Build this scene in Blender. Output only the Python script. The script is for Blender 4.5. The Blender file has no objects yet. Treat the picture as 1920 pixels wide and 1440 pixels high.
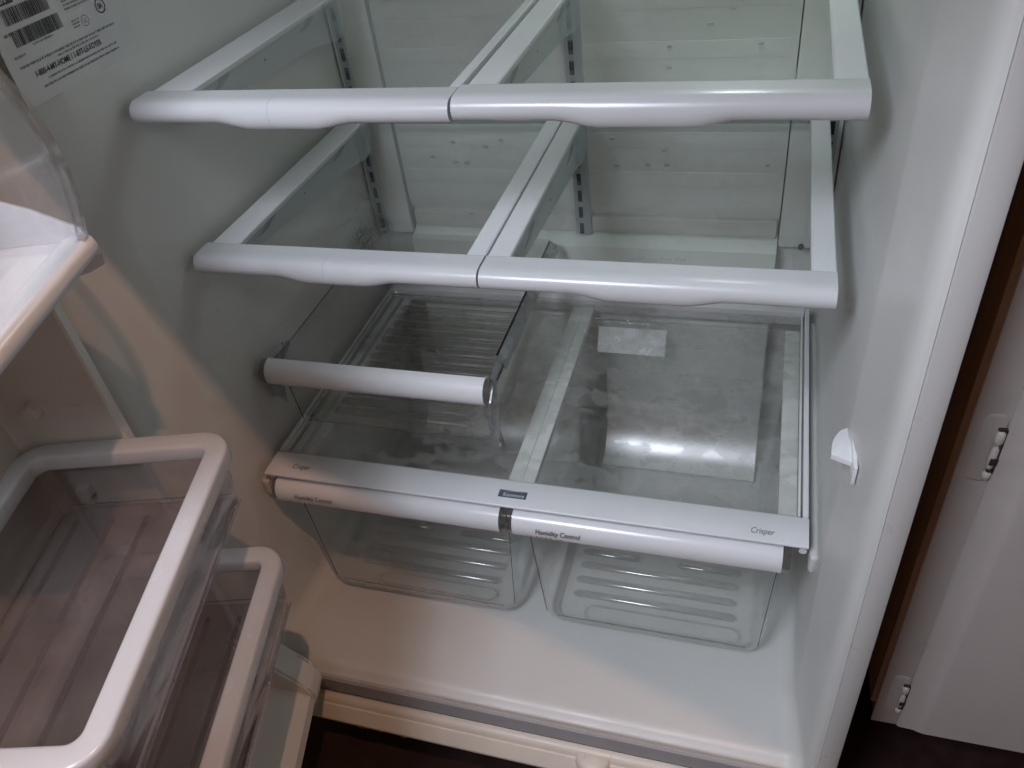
import bpy, bmesh, math, random
from mathutils import Matrix, Vector
random.seed(7)
sc = bpy.context.scene
C = sc.collection

# ------------------------------------------------------------------ camera
cd = bpy.data.cameras.new('camera'); cam = bpy.data.objects.new('camera', cd); C.objects.link(cam)
cam.location = (0.58062, -0.62813, 0.95537)
cam.rotation_euler = (math.pi/2 - 0.68886, 0.11159, 0.27349)
cd.sensor_width = 36.0; cd.lens = 1509.635/1920*36; cd.clip_start = 0.01; cd.clip_end = 50
sc.camera = cam
# ------------------------------------------------------------------ world, lamps, exposure
w = bpy.data.worlds.new('World'); sc.world = w; w.use_nodes = True
w.node_tree.nodes['Background'].inputs[0].default_value = (0.50, 0.33, 0.21, 1)
w.node_tree.nodes['Background'].inputs[1].default_value = 0.26
def area(name, loc, target, size, size_y, power, col):
    l = bpy.data.lights.new(name, 'AREA'); l.shape = 'RECTANGLE'; l.size = size; l.size_y = size_y
    l.energy = power; l.color = col
    o = bpy.data.objects.new(name, l); C.objects.link(o); o.location = loc
    o.rotation_euler = (Vector(target)-Vector(loc)).to_track_quat('-Z', 'Y').to_euler()
    return o
area('kitchen_ceiling_light', (0.09, -1.08, 1.60), (0.33, 0.05, 0.25), 0.42, 0.56, 21.5, (0.80, 0.865, 1.0))
wl = bpy.data.lights.new('kitchen_bulb', 'POINT'); wl.energy = 17.5; wl.color = (1.0, 0.54, 0.37); wl.shadow_soft_size = 0.008
wo = bpy.data.objects.new('kitchen_bulb', wl); C.objects.link(wo)
bx = 0.60; bz = 1.60
wo.location = (bx, (0.0347-0.143*bx-0.133*(bz))/0.47, bz)
fl = bpy.data.lights.new('fridge_lamp', 'POINT'); fl.energy = 0.66; fl.color = (0.84, 1.0, 0.97); fl.shadow_soft_size = 0.035  # unseen fill lamp added to brighten the back wall
fo = bpy.data.objects.new('fridge_lamp', fl); C.objects.link(fo); fo.location = (0.54, 0.33, 0.98)
vs = sc.view_settings
vs.view_transform = 'Standard'; vs.look = 'None'; vs.gamma = 1.0; vs.exposure = 0.0; vs.use_curve_mapping = False
sc.render.engine = 'CYCLES'
cy = sc.cycles
cy.max_bounces = 8; cy.transparent_max_bounces = 28; cy.diffuse_bounces = 4; cy.glossy_bounces = 3; cy.use_adaptive_sampling = True; cy.adaptive_threshold = 0.04; cy.adaptive_min_samples = 12
cy.caustics_reflective = False; cy.caustics_refractive = False; cy.sample_clamp_indirect = 3.0
cy.use_denoising = True
try: cy.denoiser = 'OPENIMAGEDENOISE'
except Exception: pass

# ------------------------------------------------------------------ materials
def nt(name):
    m = bpy.data.materials.new(name); m.use_nodes = True
    return m, m.node_tree.nodes, m.node_tree.links, m.node_tree.nodes['Principled BSDF']
def noise(N, L, scale, detail=4, rough=0.55, coord='Object', stretch=None):
    tc = N.new('ShaderNodeTexCoord'); src = tc.outputs[coord]
    if stretch:
        mp = N.new('ShaderNodeMapping'); mp.inputs['Scale'].default_value = stretch; L.new(src, mp.inputs[0]); src = mp.outputs[0]
    n = N.new('ShaderNodeTexNoise'); n.inputs['Scale'].default_value = scale; n.inputs['Detail'].default_value = detail
    n.inputs['Roughness'].default_value = rough; L.new(src, n.inputs['Vector'])
    return n.outputs['Fac']
def ramp(N, L, fac, stops):
    r = N.new('ShaderNodeValToRGB'); el = r.color_ramp.elements
    while len(el) > len(stops): el.remove(el[-1])
    while len(el) < len(stops): el.new(1.0)
    for e, (p, c) in zip(el, stops):
        e.position = p; e.color = c if len(c) == 4 else (*c, 1)
    L.new(fac, r.inputs[0]); return r.outputs[0]
def plastic(name, col, rough=0.35, var=0.05, scale=9, spec=0.5, bump=0.0, bscale=400, dirt=None, dscale=30, damt=(0.62, 0.75)):
    m, N, L, b = nt(name)
    c2 = tuple(max(0, c*(1-var)) for c in col)
    f = noise(N, L, scale)
    colo = ramp(N, L, f, [(0.35, c2), (0.65, col)])
    if dirt:
        f2 = noise(N, L, dscale, 6, 0.65)
        mk = ramp(N, L, f2, [(damt[0], (0, 0, 0)), (damt[1], (1, 1, 1))])
        mx = N.new('ShaderNodeMix'); mx.data_type = 'RGBA'
        L.new(mk, mx.inputs[0]); L.new(colo, mx.inputs[6]); mx.inputs[7].default_value = (*dirt, 1); colo = mx.outputs[2]
    L.new(colo, b.inputs['Base Color'])
    fr = noise(N, L, scale*4)
    rr = ramp(N, L, fr, [(0.3, (rough*0.85,)*3), (0.7, (min(1, rough*1.2),)*3)])
    L.new(rr, b.inputs['Roughness'])
    b.inputs['Specular IOR Level'].default_value = spec
    if bump:
        bp = N.new('ShaderNodeBump'); bp.inputs['Strength'].default_value = bump; bp.inputs['Distance'].default_value = 0.0006
        L.new(noise(N, L, bscale, 2), bp.inputs['Height']); L.new(bp.outputs[0], b.inputs['Normal'])
    return m
def clear(name, tint=(0.95, 0.96, 0.96), rough=0.04, haze=0.03, hazecol=(0.75, 0.76, 0.76), f0=0.026, blot=None, blot_haze=0.25, blot_rough=0.3, scale=14, stretch=None, gloss=1.0):
    """thin clear sheet: transparent + Schlick gloss + a little dusty haze; optional dried-water blotches"""
    m, N, L, b = nt(name); N.remove(b); out = N['Material Output']
    lw = N.new('ShaderNodeLayerWeight'); lw.inputs[0].default_value = 0.5
    p = N.new('ShaderNodeMath'); p.operation = 'POWER'; L.new(lw.outputs['Facing'], p.inputs[0]); p.inputs[1].default_value = 5
    ma = N.new('ShaderNodeMath'); ma.operation = 'MULTIPLY_ADD'; L.new(p.outputs[0], ma.inputs[0]); ma.inputs[1].default_value = 0.9*gloss; ma.inputs[2].default_value = f0*gloss
    tr = N.new('ShaderNodeBsdfTransparent'); tr.inputs[0].default_value = (*tint, 1)
    gl = N.new('ShaderNodeBsdfGlossy'); gl.inputs['Roughness'].default_value = rough; gl.inputs[0].default_value = (1, 1, 1, 1)
    df = N.new('ShaderNodeBsdfDiffuse'); df.inputs[0].default_value = (*hazecol, 1)
    tl = N.new('ShaderNodeBsdfTranslucent'); tl.inputs[0].default_value = (*hazecol, 1)
    hz = N.new('ShaderNodeMixShader'); hz.inputs[0].default_value = 0.5; L.new(df.outputs[0], hz.inputs[1]); L.new(tl.outputs[0], hz.inputs[2])
    m1 = N.new('ShaderNodeMixShader'); L.new(tr.outputs[0], m1.inputs[1]); L.new(hz.outputs[0], m1.inputs[2])
    m2 = N.new('ShaderNodeMixShader'); L.new(ma.outputs[0], m2.inputs[0]); L.new(m1.outputs[0], m2.inputs[1]); L.new(gl.outputs[0], m2.inputs[2])
    f = noise(N, L, scale, 5, 0.6, stretch=stretch)
    if blot:
        a = ramp(N, L, f, [(blot[0], (haze,)*3), (blot[1], (blot_haze,)*3), (blot[2], (blot_haze*0.55,)*3), (min(1, blot[2]+0.02), (haze,)*3)])
        r = ramp(N, L, f, [(blot[0], (rough,)*3), (blot[1], (blot_rough,)*3)])
        L.new(r, gl.inputs['Roughness'])
    else:
        a = ramp(N, L, f, [(0.3, (haze*0.5,)*3), (0.75, (haze*1.6,)*3)])
    L.new(a, m1.inputs[0])
    L.new(m2.outputs[0], out.inputs[0])
    return m
M = {}
M['liner'] = plastic('white_liner', (0.655, 0.66, 0.64), 0.40, 0.035, 5, bump=0.012, bscale=250)
M['liner_back'] = plastic('white_back_panel', (0.79, 0.82, 0.78), 0.32, 0.06, 7, bump=0.06, bscale=120)
M['trough'] = plastic('yellowed_trough', (0.66, 0.655, 0.61), 0.5, 0.12, 20)
M['steel'] = plastic('painted_steel', (0.545, 0.53, 0.515), 0.30, 0.03, 6)
M['white'] = plastic('glossy_white', (0.80, 0.80, 0.81), 0.20, 0.02, 8)
M['bar'] = plastic('shelf_bar_white', (0.62, 0.62, 0.625), 0.22, 0.02, 8)
M['white_satin'] = plastic('satin_white', (0.74, 0.74, 0.75), 0.36, 0.04, 12)
M['greyed'] = plastic('greyed_white', (0.74, 0.75, 0.73), 0.45, 0.08, 25, dirt=(0.60, 0.63, 0.57), dscale=18, damt=(0.55, 0.7))
M['door_liner'] = plastic('door_liner', (0.68, 0.66, 0.62), 0.42, 0.04, 6)
M['cream'] = plastic('cream_grille', (0.72, 0.68, 0.60), 0.4, 0.06, 14, dirt=(0.45, 0.36, 0.26), dscale=45, damt=(0.66, 0.74))
M['bracket'] = plastic('grey_blue_bracket', (0.45, 0.50, 0.53), 0.45, 0.05, 15)
M['track'] = plastic('grey_track', (0.46, 0.50, 0.52), 0.4, 0.08, 20)
M['dark'] = plastic('dark_slot', (0.035, 0.04, 0.045), 0.6, 0.1, 30)
M['ink'] = plastic('dark_ink', (0.05, 0.055, 0.06), 0.5, 0.1, 30)
M['ink_soft'] = plastic('grey_ink', (0.24, 0.25, 0.25), 0.6, 0.1, 60)
M['badge'] = plastic('badge_blue_grey', (0.10, 0.12, 0.15), 0.35, 0.1, 60)
M['badge_white'] = plastic('badge_white', (0.75, 0.76, 0.78), 0.4, 0.02, 10)
M['grime'] = plastic('grime', (0.12, 0.11, 0.09), 0.8, 0.3, 80)
M['gasket'] = plastic('gasket_black', (0.012, 0.012, 0.013), 0.6, 0.1, 20)
M['paper'] = plastic('label_paper', (0.72, 0.72, 0.73), 0.5, 0.03, 12)
M['rubber'] = plastic('white_gasket', (0.55, 0.52, 0.48), 0.55, 0.05, 12)
M['glass'] = clear('shelf_glass', (0.984, 0.991, 0.986), 0.015, 0.026, (0.72, 0.78, 0.74), blot=(0.54, 0.60, 0.74), blot_haze=0.075, blot_rough=0.12, scale=9)
M['glass_edge'] = clear('glass_edge', (0.62, 0.70, 0.68), 0.1, 0.15, (0.4, 0.48, 0.46))
M['crisper_glass'] = clear('stained_crisper_glass', (0.984, 0.986, 0.98), 0.02, 0.022, (0.74, 0.73, 0.70), blot=(0.505, 0.52, 0.62), blot_haze=0.16, blot_rough=0.24, scale=11, stretch=(1, 1.6, 1))
M['pan'] = clear('clear_drawer_plastic', (0.99, 0.992, 0.99), 0.05, 0.022, (0.66, 0.68, 0.67), scale=22)
M['pan_base'] = clear('clear_drawer_base', (0.975, 0.978, 0.975), 0.10, 0.03, (0.70, 0.71, 0.70), blot=(0.52, 0.56, 0.72), blot_haze=0.08, blot_rough=0.2, scale=16)
M['drawer'] = clear('clear_meat_drawer', (0.98, 0.978, 0.97), 0.05, 0.03, (0.55, 0.55, 0.53), scale=30)
M['drawer_rib'] = clear('drawer_rib', (0.90, 0.895, 0.88), 0.32, 0.05, (0.45, 0.44, 0.42), scale=60, blot=(0.55, 0.6, 0.75), blot_haze=0.16, blot_rough=0.4)
M['guard'] = clear('clear_guard', (0.955, 0.955, 0.96), 0.05, 0.03, (0.6, 0.6, 0.62), scale=12)
M['drop_edge'] = clear('dark_plastic_edge', (0.10, 0.11, 0.15), 0.1, 0.05, (0.1, 0.1, 0.12))  # dark tint imitates the optical darkening of a clear edge
M['frost'] = clear('frosted_rear_plastic', (0.95, 0.955, 0.95), 0.40, 0.40, (0.90, 0.92, 0.91), f0=0.42, blot=(0.44, 0.46, 0.60), blot_haze=0.72, blot_rough=0.48, scale=16, stretch=(1, 1, 1.3))  # stain blotches over strong haze and gloss that imitate glowing light
M['frost_soft'] = clear('smeared_ledge', (0.95, 0.955, 0.95), 0.42, 0.06, (0.90, 0.92, 0.91), f0=0.14, blot=(0.46, 0.50, 0.62), blot_haze=0.50, blot_rough=0.5, scale=30)  # smears plus haze that imitates a patch of light
M['bin_base'] = clear('cloudy_bin_base', (0.79, 0.76, 0.755), 0.12, 0.24, (0.55, 0.50, 0.49), scale=12)
M['rim'] = plastic('bin_rim_white', (0.56, 0.56, 0.57), 0.24, 0.02, 8)
M['edge'] = clear('bright_plastic_edge', (0.72, 0.73, 0.73), 0.12, 0.28, (0.66, 0.67, 0.68), f0=0.10, scale=40)  # pale haze imitates highlights along clear plastic edges
M['line'] = clear('plastic_edge_line', (0.55, 0.57, 0.57), 0.1, 0.10, (0.4, 0.42, 0.42), scale=40)  # dark tint imitates the optical line at clear corners
M['sill'] = plastic('sill_grey', (0.40, 0.40, 0.43), 0.35, 0.08, 18)
M['rib'] = clear('plastic_rib', (0.96, 0.965, 0.96), 0.16, 0.09, (0.76, 0.78, 0.77), f0=0.13, scale=70)
M['bin'] = clear('smoky_bin_plastic', (0.89, 0.875, 0.875), 0.04, 0.07, (0.52, 0.49, 0.50), scale=18)
M['bin_front'] = clear('smoky_bin_front', (0.74, 0.74, 0.78), 0.06, 0.09, (0.50, 0.50, 0.54), scale=10)
M['cap'] = clear('smoky_end_cap', (0.80, 0.79, 0.79), 0.06, 0.12, (0.50, 0.49, 0.49), f0=0.08, scale=60)
M['floor'] = plastic('dark_floor', (0.028, 0.010, 0.008), 0.5, 0.3, 12)
M['paint'] = plastic('cabinet_paint', (0.50, 0.45, 0.43), 0.45, 0.05, 9, bump=0.10, bscale=90, dirt=(0.43, 0.38, 0.355), dscale=8, damt=(0.55, 0.75))
M['lump'] = plastic('painted_hinge', (0.62, 0.57, 0.53), 0.35, 0.08, 60, bump=0.4, bscale=150)
M['bare'] = plastic('bare_hinge', (0.05, 0.035, 0.03), 0.5, 0.2, 60)
def wood():
    m, N, L, b = nt('brown_wood')
    f = noise(N, L, 6, 6, 0.6, stretch=(14, 14, 1))
    L.new(ramp(N, L, f, [(0.3, (0.32, 0.18, 0.11)), (0.7, (0.48, 0.29, 0.19))]), b.inputs['Base Color'])
    b.inputs['Roughness'].default_value = 0.5
    return m
M['wood'] = wood()

# ------------------------------------------------------------------ mesh helpers
def link(o, parent=None):
    C.objects.link(o)
    if parent is not None: o.parent = parent
    return o
def tag(o, label=None, cat=None, group=None, kind=None):
    if label: o['label'] = label
    if cat: o['category'] = cat
    if group: o['group'] = group
    if kind: o['kind'] = kind
    return o
def empty(name, loc=(0, 0, 0), rz=0.0, parent=None):
    o = bpy.data.objects.new(name, None); o.empty_display_size = 0.05; o.location = loc; o.rotation_euler = (0, 0, rz)
    return link(o, parent)
def from_bm(name, bm, mat, parent=None, smooth=35, solid=0.0, off=None):
    bmesh.ops.recalc_face_normals(bm, faces=bm.faces)
    me = bpy.data.meshes.new(name); bm.to_mesh(me); bm.free()
    me.materials.append(M[mat] if isinstance(mat, str) else mat)
    if smooth:
        me.polygons.foreach_set('use_smooth', [True]*len(me.polygons)); me.set_sharp_from_angle(angle=math.radians(smooth))
    o = bpy.data.objects.new(name, me); link(o, parent)
    if off is not None: o.location = off
    if solid:
        s = o.modifiers.new('thickness', 'SOLIDIFY'); s.thickness = solid; s.offset = 0
    return o
def bm_box(bm, x0, x1, y0, y1, z0, z1):
    v = [bm.verts.new(p) for p in ((x0, y0, z0), (x1, y0, z0), (x1, y1, z0), (x0, y1, z0), (x0, y0, z1), (x1, y0, z1), (x1, y1, z1), (x0, y1, z1))]
    for f in ((3, 2, 1, 0), (4, 5, 6, 7), (0, 1, 5, 4), (1, 2, 6, 5), (2, 3, 7, 6), (3, 0, 4, 7)): bm.faces.new([v[i] for i in f])
def box(name, x0, x1, y0, y1, z0, z1, mat, parent=None, bev=0.0, seg=2, smooth=35):
    bm = bmesh.new(); bm_box(bm, x0, x1, y0, y1, z0, z1)
    if bev: bmesh.ops.bevel(bm, geom=bm.edges[:], offset=bev, segments=seg, affect='EDGES', profile=0.6)
    return from_bm(name, bm, mat, parent, smooth)
def loft(bm, loops, cap0=False, cap1=False, closed=True):
    rows = [[bm.verts.new(p) for p in lp] for lp in loops]
    n = len(rows[0])
    for a, b in zip(rows, rows[1:]):
        for i in range(n if closed else n-1):
            j = (i+1) % n
            bm.faces.new((a[i], a[j], b[j], b[i]))
    if cap0: bm.faces.new(rows[0][::-1])
    if cap1: bm.faces.new(rows[-1])
    return rows
def rrect(x0, x1, y0, y1, r, n=6):
    pts = []
    for cx, cy, a0 in ((x1-r, y1-r, 0), (x0+r, y1-r, 90), (x0+r, y0+r, 180), (x1-r, y0+r, 270)):
        for k in range(n+1):
            a = math.radians(a0+90*k/n); pts.append((cx+r*math.cos(a), cy+r*math.sin(a)))
    return pts
def prism_x(name, prof, x0, x1, mat, parent=None, smooth=35, nx=1, fn=None):
    """prof: list of (y, z) closed; fn(x, y, z) -> (x, y, z) warps"""
    bm = bmesh.new(); loops = []
    for k in range(nx+1):
        x = x0+(x1-x0)*k/nx
        loops.append([fn(x, y, z) if fn else (x, y, z) for y, z in prof])
    loft(bm, loops, True, True)
    return from_bm(name, bm, mat, parent, smooth)
def poly_prism(name, pts, axis, a0, a1, mat, parent=None, bev=0.0, smooth=35):
    """pts in the two other axes; extruded from a0 to a1 along axis"""
    def P(u, v, a): return {'x': (a, u, v), 'y': (u, a, v), 'z': (u, v, a)}[axis]
    bm = bmesh.new(); loft(bm, [[P(u, v, a0) for u, v in pts], [P(u, v, a1) for u, v in pts]], True, True)
    if bev: bmesh.ops.bevel(bm, geom=bm.edges[:], offset=bev, segments=2, affect='EDGES', profile=0.6)
    return from_bm(name, bm, mat, parent, smooth)
def tube(name, p0, p1, r, mat, parent=None, n=12, r1=None):
    p0 = Vector(p0); p1 = Vector(p1); d = (p1-p0).normalized(); u = d.orthogonal().normalized(); v = d.cross(u); r1 = r if r1 is None else r1
    bm = bmesh.new()
    loft(bm, [[p+(u*math.cos(2*math.pi*k/n)+v*math.sin(2*math.pi*k/n))*q for k in range(n)] for p, q in ((p0, r), (p1, r1))], True, True)
    return from_bm(name, bm, mat, parent)
def lettering(name, txt, size, origin, xdir, ydir, mat, parent, shear=0.0, xs=1.0, lift=0.0003, align='LEFT', bold=0.0):
    cu = bpy.data.curves.new(name, 'FONT'); cu.body = txt; cu.size = size; cu.shear = shear; cu.align_x = align; cu.resolution_u = 3; cu.offset = bold
    t = bpy.data.objects.new(name, cu); C.objects.link(t)
    dg = bpy.context.evaluated_depsgraph_get()
    me = bpy.data.meshes.new_from_object(t.evaluated_get(dg)); bpy.data.objects.remove(t); bpy.data.curves.remove(cu)
    X = Vector(xdir).normalized(); Y = Vector(ydir).normalized(); Z = X.cross(Y).normalized()
    me.transform(Matrix(((X.x*xs, Y.x, Z.x, 0), (X.y*xs, Y.y, Z.y, 0), (X.z*xs, Y.z, Z.z, 0), (0, 0, 0, 1))))
    me.transform(Matrix.Translation(Vector(origin)+Z*lift))
    me.materials.clear(); me.materials.append(M[mat])
    o = bpy.data.objects.new(name, me); return link(o, parent)
def quads(name, rects, fr, mat, parent, lift=0.0003):
    """flat printed rectangles; rects (u0,u1,v0,v1) in frame fr=(origin, X, Y)"""
    O, X, Y = (Vector(a) for a in fr); X.normalize(); Y.normalize(); Z = X.cross(Y)
    bm = bmesh.new()
    for u0, u1, v0, v1 in rects:
        bm.faces.new([bm.verts.new(O+X*u+Y*v+Z*lift) for u, v in ((u0, v0), (u1, v0), (u1, v1), (u0, v1))])
    me = bpy.data.meshes.new(name); bm.to_mesh(me); bm.free(); me.materials.append(M[mat])
    return link(bpy.data.objects.new(name, me), parent)
def ease(t): t = max(0, min(1, t)); return t*t*(3-2*t)

XL, XR, ZF, YB, ZT = -0.012, 0.672, -0.010, 0.440, 1.03
# ------------------------------------------------------------------ kitchen floor
bm = bmesh.new()
bm.faces.new([bm.verts.new(p) for p in ((-4, -4, -0.15), (4, -4, -0.15), (4, 3, -0.15), (-4, 3, -0.15))])
tag(from_bm('kitchen_floor', bm, 'floor', None, 0), 'dark kitchen floor in shadow below the refrigerator', None, None, 'structure')

# ------------------------------------------------------------------ refrigerator
F = empty('refrigerator', (0.33, 0.14, -0.15)); FO = (-0.33, -0.14, 0.15)
tag(F, 'white refrigerator standing open, its empty interior filling the picture', 'refrigerator')
class Sub:  # parent wrapper: children keep world coordinates
    pass
def put(o):  # shift child of F so that its mesh coordinates are world coordinates
    o.location = Vector(o.location)+Vector(FO); return o
def tub(sts, r, cap):
    loops = []
    for y, o_, zo, to in sts:
        loops.append([(x, y, z) for x, z in rrect(XL-o_, XR+o_, ZF-zo, ZT+to, max(0.004, r), 6)])
    bm = bmesh.new(); loft(bm, loops, cap, False); return bm
st = [(0.440, -0.012, -0.012, 0), (0.434, -0.004, -0.004, 0), (0.422, 0, 0, 0), (-0.058, 0, 0, 0), (-0.064, 0.0006, 0, 0), (-0.070, 0.0020, 0, 0), (-0.128, 0.0100, 0.0003, 0.01),
      (-0.134, 0.0108, 0.0012, 0.01), (-0.139, 0.0115, 0.0040, 0.01), (-0.143, 0.0122, 0.0080, 0.01), (-0.148, 0.0132, 0.0100, 0.012), (-0.153, 0.0150, 0.0104, 0.014), (-0.157, 0.0175, 0.0060, 0.016), (-0.1595, 0.0205, -0.0060, 0.02), (-0.1600, 0.0235, -0.0110, 0.023)]
bm = bmesh.new(); loops = []
for y, o_, zo, to in st:
    loops.append([(x, y, z) for x, z in rrect(XL-o_, XR+o_, ZF-zo, ZT+to, 0.022, 7)])
loft(bm, loops, True, False)
put(from_bm('liner', bm, 'liner', F, 50))
bm = bmesh.new(); loops = []
for y, o_, zo, to in [(-0.1570, 0.0235, -0.0095, 0.024), (-0.1620, 0.0238, -0.0125, 0.024), (-0.1632, 0.0252, -0.0110, 0.026), (-0.1632, 0.0400, 0.0200, 0.05), (-0.1622, 0.0420, 0.0220, 0.052), (-0.1600, 0.0428, 0.0230, 0.053), (0.47, 0.0428, 0.0230, 0.053)]:
    loops.append([(x, y, z) for x, z in rrect(XL-o_, XR+o_, ZF-zo, ZT+to, 0.005, 4)])
loft(bm, loops, False, True)
put(from_bm('cabinet_shell', bm, 'steel', F, 40))
# freezer compartment; unseen ajar door added to block the warm bulb
put(box('freezer_compartment', XL-0.040, XR+0.040, -0.155, 0.47, ZT+0.056, ZT+0.52, 'steel', F, 0.006))
fd = put(box('freezer_door', 0, 0.805, -0.065, 0.0, 0, 0.50, 'steel', F, 0.008))
fd.location = (-0.06-0.33, -0.207+0.065-0.14, 1.047+0.15); fd.rotation_euler = (0, 0, math.radians(-16.9))
put(box('sill_plate', XL-0.036, XR+0.036, -0.1648, -0.1634, ZF-0.0190, ZF+0.0085, 'sill', F, 0.0005))
# back panel with a recess and a darker strip in it
prof = [(0.4405, 1.02), (0.424, 1.02), (0.424, 0.405), (0.426, 0.392), (0.434, 0.380), (0.437, 0.368), (0.434, 0.356), (0.424, 0.349), (0.412, 0.345), (0.405, 0.340), (0.403, 0.330), (0.403, 0.02), (0.4405, 0.02)]
bp_ = put(prism_x('back_panel', prof, 0.0535, 0.6065, 'liner_back', F))
put(box('drain_trough', 0.056, 0.604, 0.4245, 0.4372, 0.3535, 0.379, 'trough', F, 0.002))
for k, (x0, x1) in enumerate(((-0.0100, 0.0520), (0.608, 0.6700))):
    put(box('corner_column', x0, x1, 0.4165, 0.4402, 0.345, 1.01, 'liner_back', F, 0.003))
for zz in (0.43, 0.487, 0.545, 0.605, 0.665, 0.72):
    put(box('panel_rib', 0.062, 0.598, 0.4236, 0.4250, zz, zz+0.022, 'liner_back', F, 0.0006, 3, 70))
slot_mesh = None
for x0, x1, xs, yf in ((-0.0045, 0.0105, 0.003, 0.4140), (0.318, 0.3415, 0.327, 0.4195), (0.6495, 0.6645, 0.657, 0.4140)):
    tr = put(box('shelf_track', x0, x1, yf, yf+0.006, 0.352, 1.0, 'track', F, 0.001))
    zc = 0.362; k = 0
    while zc < 0.98:
        if slot_mesh is None:
            s = box('slot', -0.0033, 0.0033, 0, 0.002, -0.0090, 0.0090, 'dark', tr, 0.0009); slot_mesh = s.data
        else:
            s = bpy.data.objects.new('slot', slot_mesh); link(s, tr)
        s.location = (xs, yf-0.0004, zc); zc += 0.0262; k += 1
put(box('track_groove', 0.0518, 0.0532, 0.4175, 0.4250, 0.35, 1.0, 'track', F))
vent = None
for x, z in ((0.502, 0.646), (0.528, 0.664), (0.453, 0.621), (0.453, 0.595), (0.563, 0.622), (0.106, 0.471), (0.141, 0.463), (0.158, 0.462), (0.142, 0.494), (0.216, 0.497), (0.192, 0.487), (0.153, 0.378), (0.447, 0.484), (0.425, 0.463), (0.451, 0.463), (0.584, 0.464), (0.376, 0.500), (0.382, 0.461)):
    if vent is None:
        vent = put(box('vent_hole', -0.0035, 0.0035, 0, 0.002, -0.002, 0.002, 'bracket', F, 0.0008)); o = vent
    else:
        o = bpy.data.objects.new('vent_hole', vent.data); link(o, F)
    o.location = Vector((x, 0.4221, z))+Vector(FO)
for x, z in ((0.638, 0.352), (0.245, 0.352)):
    put(tube('panel_screw', (x, 0.405, z), (x, 0.4095, z), 0.004, 'dark', F))
# side support rails for the crisper cover
for s, xa, xb in ((0, XL-0.001, -0.002), (1, 0.664, XR+0.001)):
    put(box('cover_support', xa, xb, -0.036, 0.40, 0.205, 0.232, 'liner', F, 0.005, 3))
# stop peg on the right wall
sp = put(box('shelf_stop', 0.6742, 0.6775, -0.108, -0.034, 0.4240, 0.4440, 'white', F, 0.0008))
arc = [(0.6745, -0.0935), (0.6745, -0.050)] + [(0.6745-0.0165*math.sin(math.radians(a)), -0.084+0.034*math.cos(math.radians(a))) for a in range(15, 91, 15)] + [(0.6580, -0.0865)]
poly_prism('stop_fin', arc, 'z', 0.4305, 0.4365, 'white', sp, 0.0006)
# specks on the left wall, mould in the rear left corner
for y, z, r in ((0.098, 0.3555, 0.0016), (0.236, 0.371, 0.0009), (0.118, 0.367, 0.0006), (0.010, 0.470, 0.0005)):
    put(tube('wall_speck', (-0.0125, y, z), (-0.0116, y, z), r, 'dark', F, 8))
gm, N, L, b_ = nt('mould_spots'); tr_ = N.new('ShaderNodeBsdfTransparent'); mx_ = N.new('ShaderNodeMixShader')
b_.inputs['Base Color'].default_value = (0.06, 0.06, 0.05, 1); b_.inputs['Roughness'].default_value = 0.8
tc_ = N.new('ShaderNodeTexCoord'); gr = N.new('ShaderNodeTexGradient'); gr.gradient_type = 'SPHERICAL'; mp_ = N.new('ShaderNodeMapping'); mp_.inputs['Location'].default_value = (-1, -1, 0); mp_.inputs['Scale'].default_value = (2, 2, 1)
L.new(tc_.outputs['UV'], mp_.inputs[0]); L.new(mp_.outputs[0], gr.inputs[0])
mu = N.new('ShaderNodeMath'); mu.operation = 'MULTIPLY'; L.new(gr.outputs[1], mu.inputs[0])
L.new(ramp(N, L, noise(N, L, 160, 5, 0.7), [(0.40, (0, 0, 0)), (0.68, (1, 1, 1))]), mu.inputs[1])
L.new(mu.outputs[0], mx_.inputs[0]); L.new(tr_.outputs[0], mx_.inputs[1]); L.new(b_.outputs[0], mx_.inputs[2]); L.new(mx_.outputs[0], N['Material Output'].inputs[0])
M['mould'] = gm
def patch(name, pts):
    me = bpy.data.meshes.new(name); me.from_pydata(pts, [], [(0, 1, 2, 3)]); uv = me.uv_layers.new()
    for i_, c_ in enumerate(((0, 0), (1, 0), (1, 1), (0, 1))): uv.data[i_].uv = c_
    me.materials.append(gm); return put(link(bpy.data.objects.new(name, me), F))
patch('mould_stain', [(-0.0115, 0.300, 0.285), (-0.0115, 0.418, 0.285), (-0.0115, 0.418, 0.400), (-0.0115, 0.300, 0.400)])
patch('mould_stain', [(-0.011, 0.4136, 0.330), (0.022, 0.4136, 0.330), (0.022, 0.4136, 0.385), (-0.011, 0.4136, 0.385)])
# rating label on the left wall
lb = put(box('rating_label', -0.0128, -0.0118, -0.104, 0.050, 0.7505, 0.868, 'paper', F, 0.0003))
FR = lambda y, z: ((-0.0116, y, z), (0, 1, 0), (0, 0, 1))
def barcode(y0, y1, z0, z1, seed):
    rnd = random.Random(seed); r = []; u = 0
    while u < y1-y0:
        b = rnd.choice((0.0005, 0.0005, 0.0009, 0.0013)); r.append((u, min(u+b, y1-y0), 0, z1-z0)); u += b+rnd.choice((0.0004, 0.0005, 0.0009))
    quads('barcode', r, FR(y0, z0), 'ink', lb)
barcode(-0.087, -0.037, 0.8120, 0.8240, 3); barcode(-0.087, -0.031, 0.7955, 0.8075, 5)
lettering('lettering', '1-800-4-MY-HOME / 1-877-LE-FOYER', 0.0068, (-0.0116, -0.082, 0.7700), (0, 1, 0), (0, 0, 1), 'ink', lb, xs=0.80, bold=0.00012)
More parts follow.
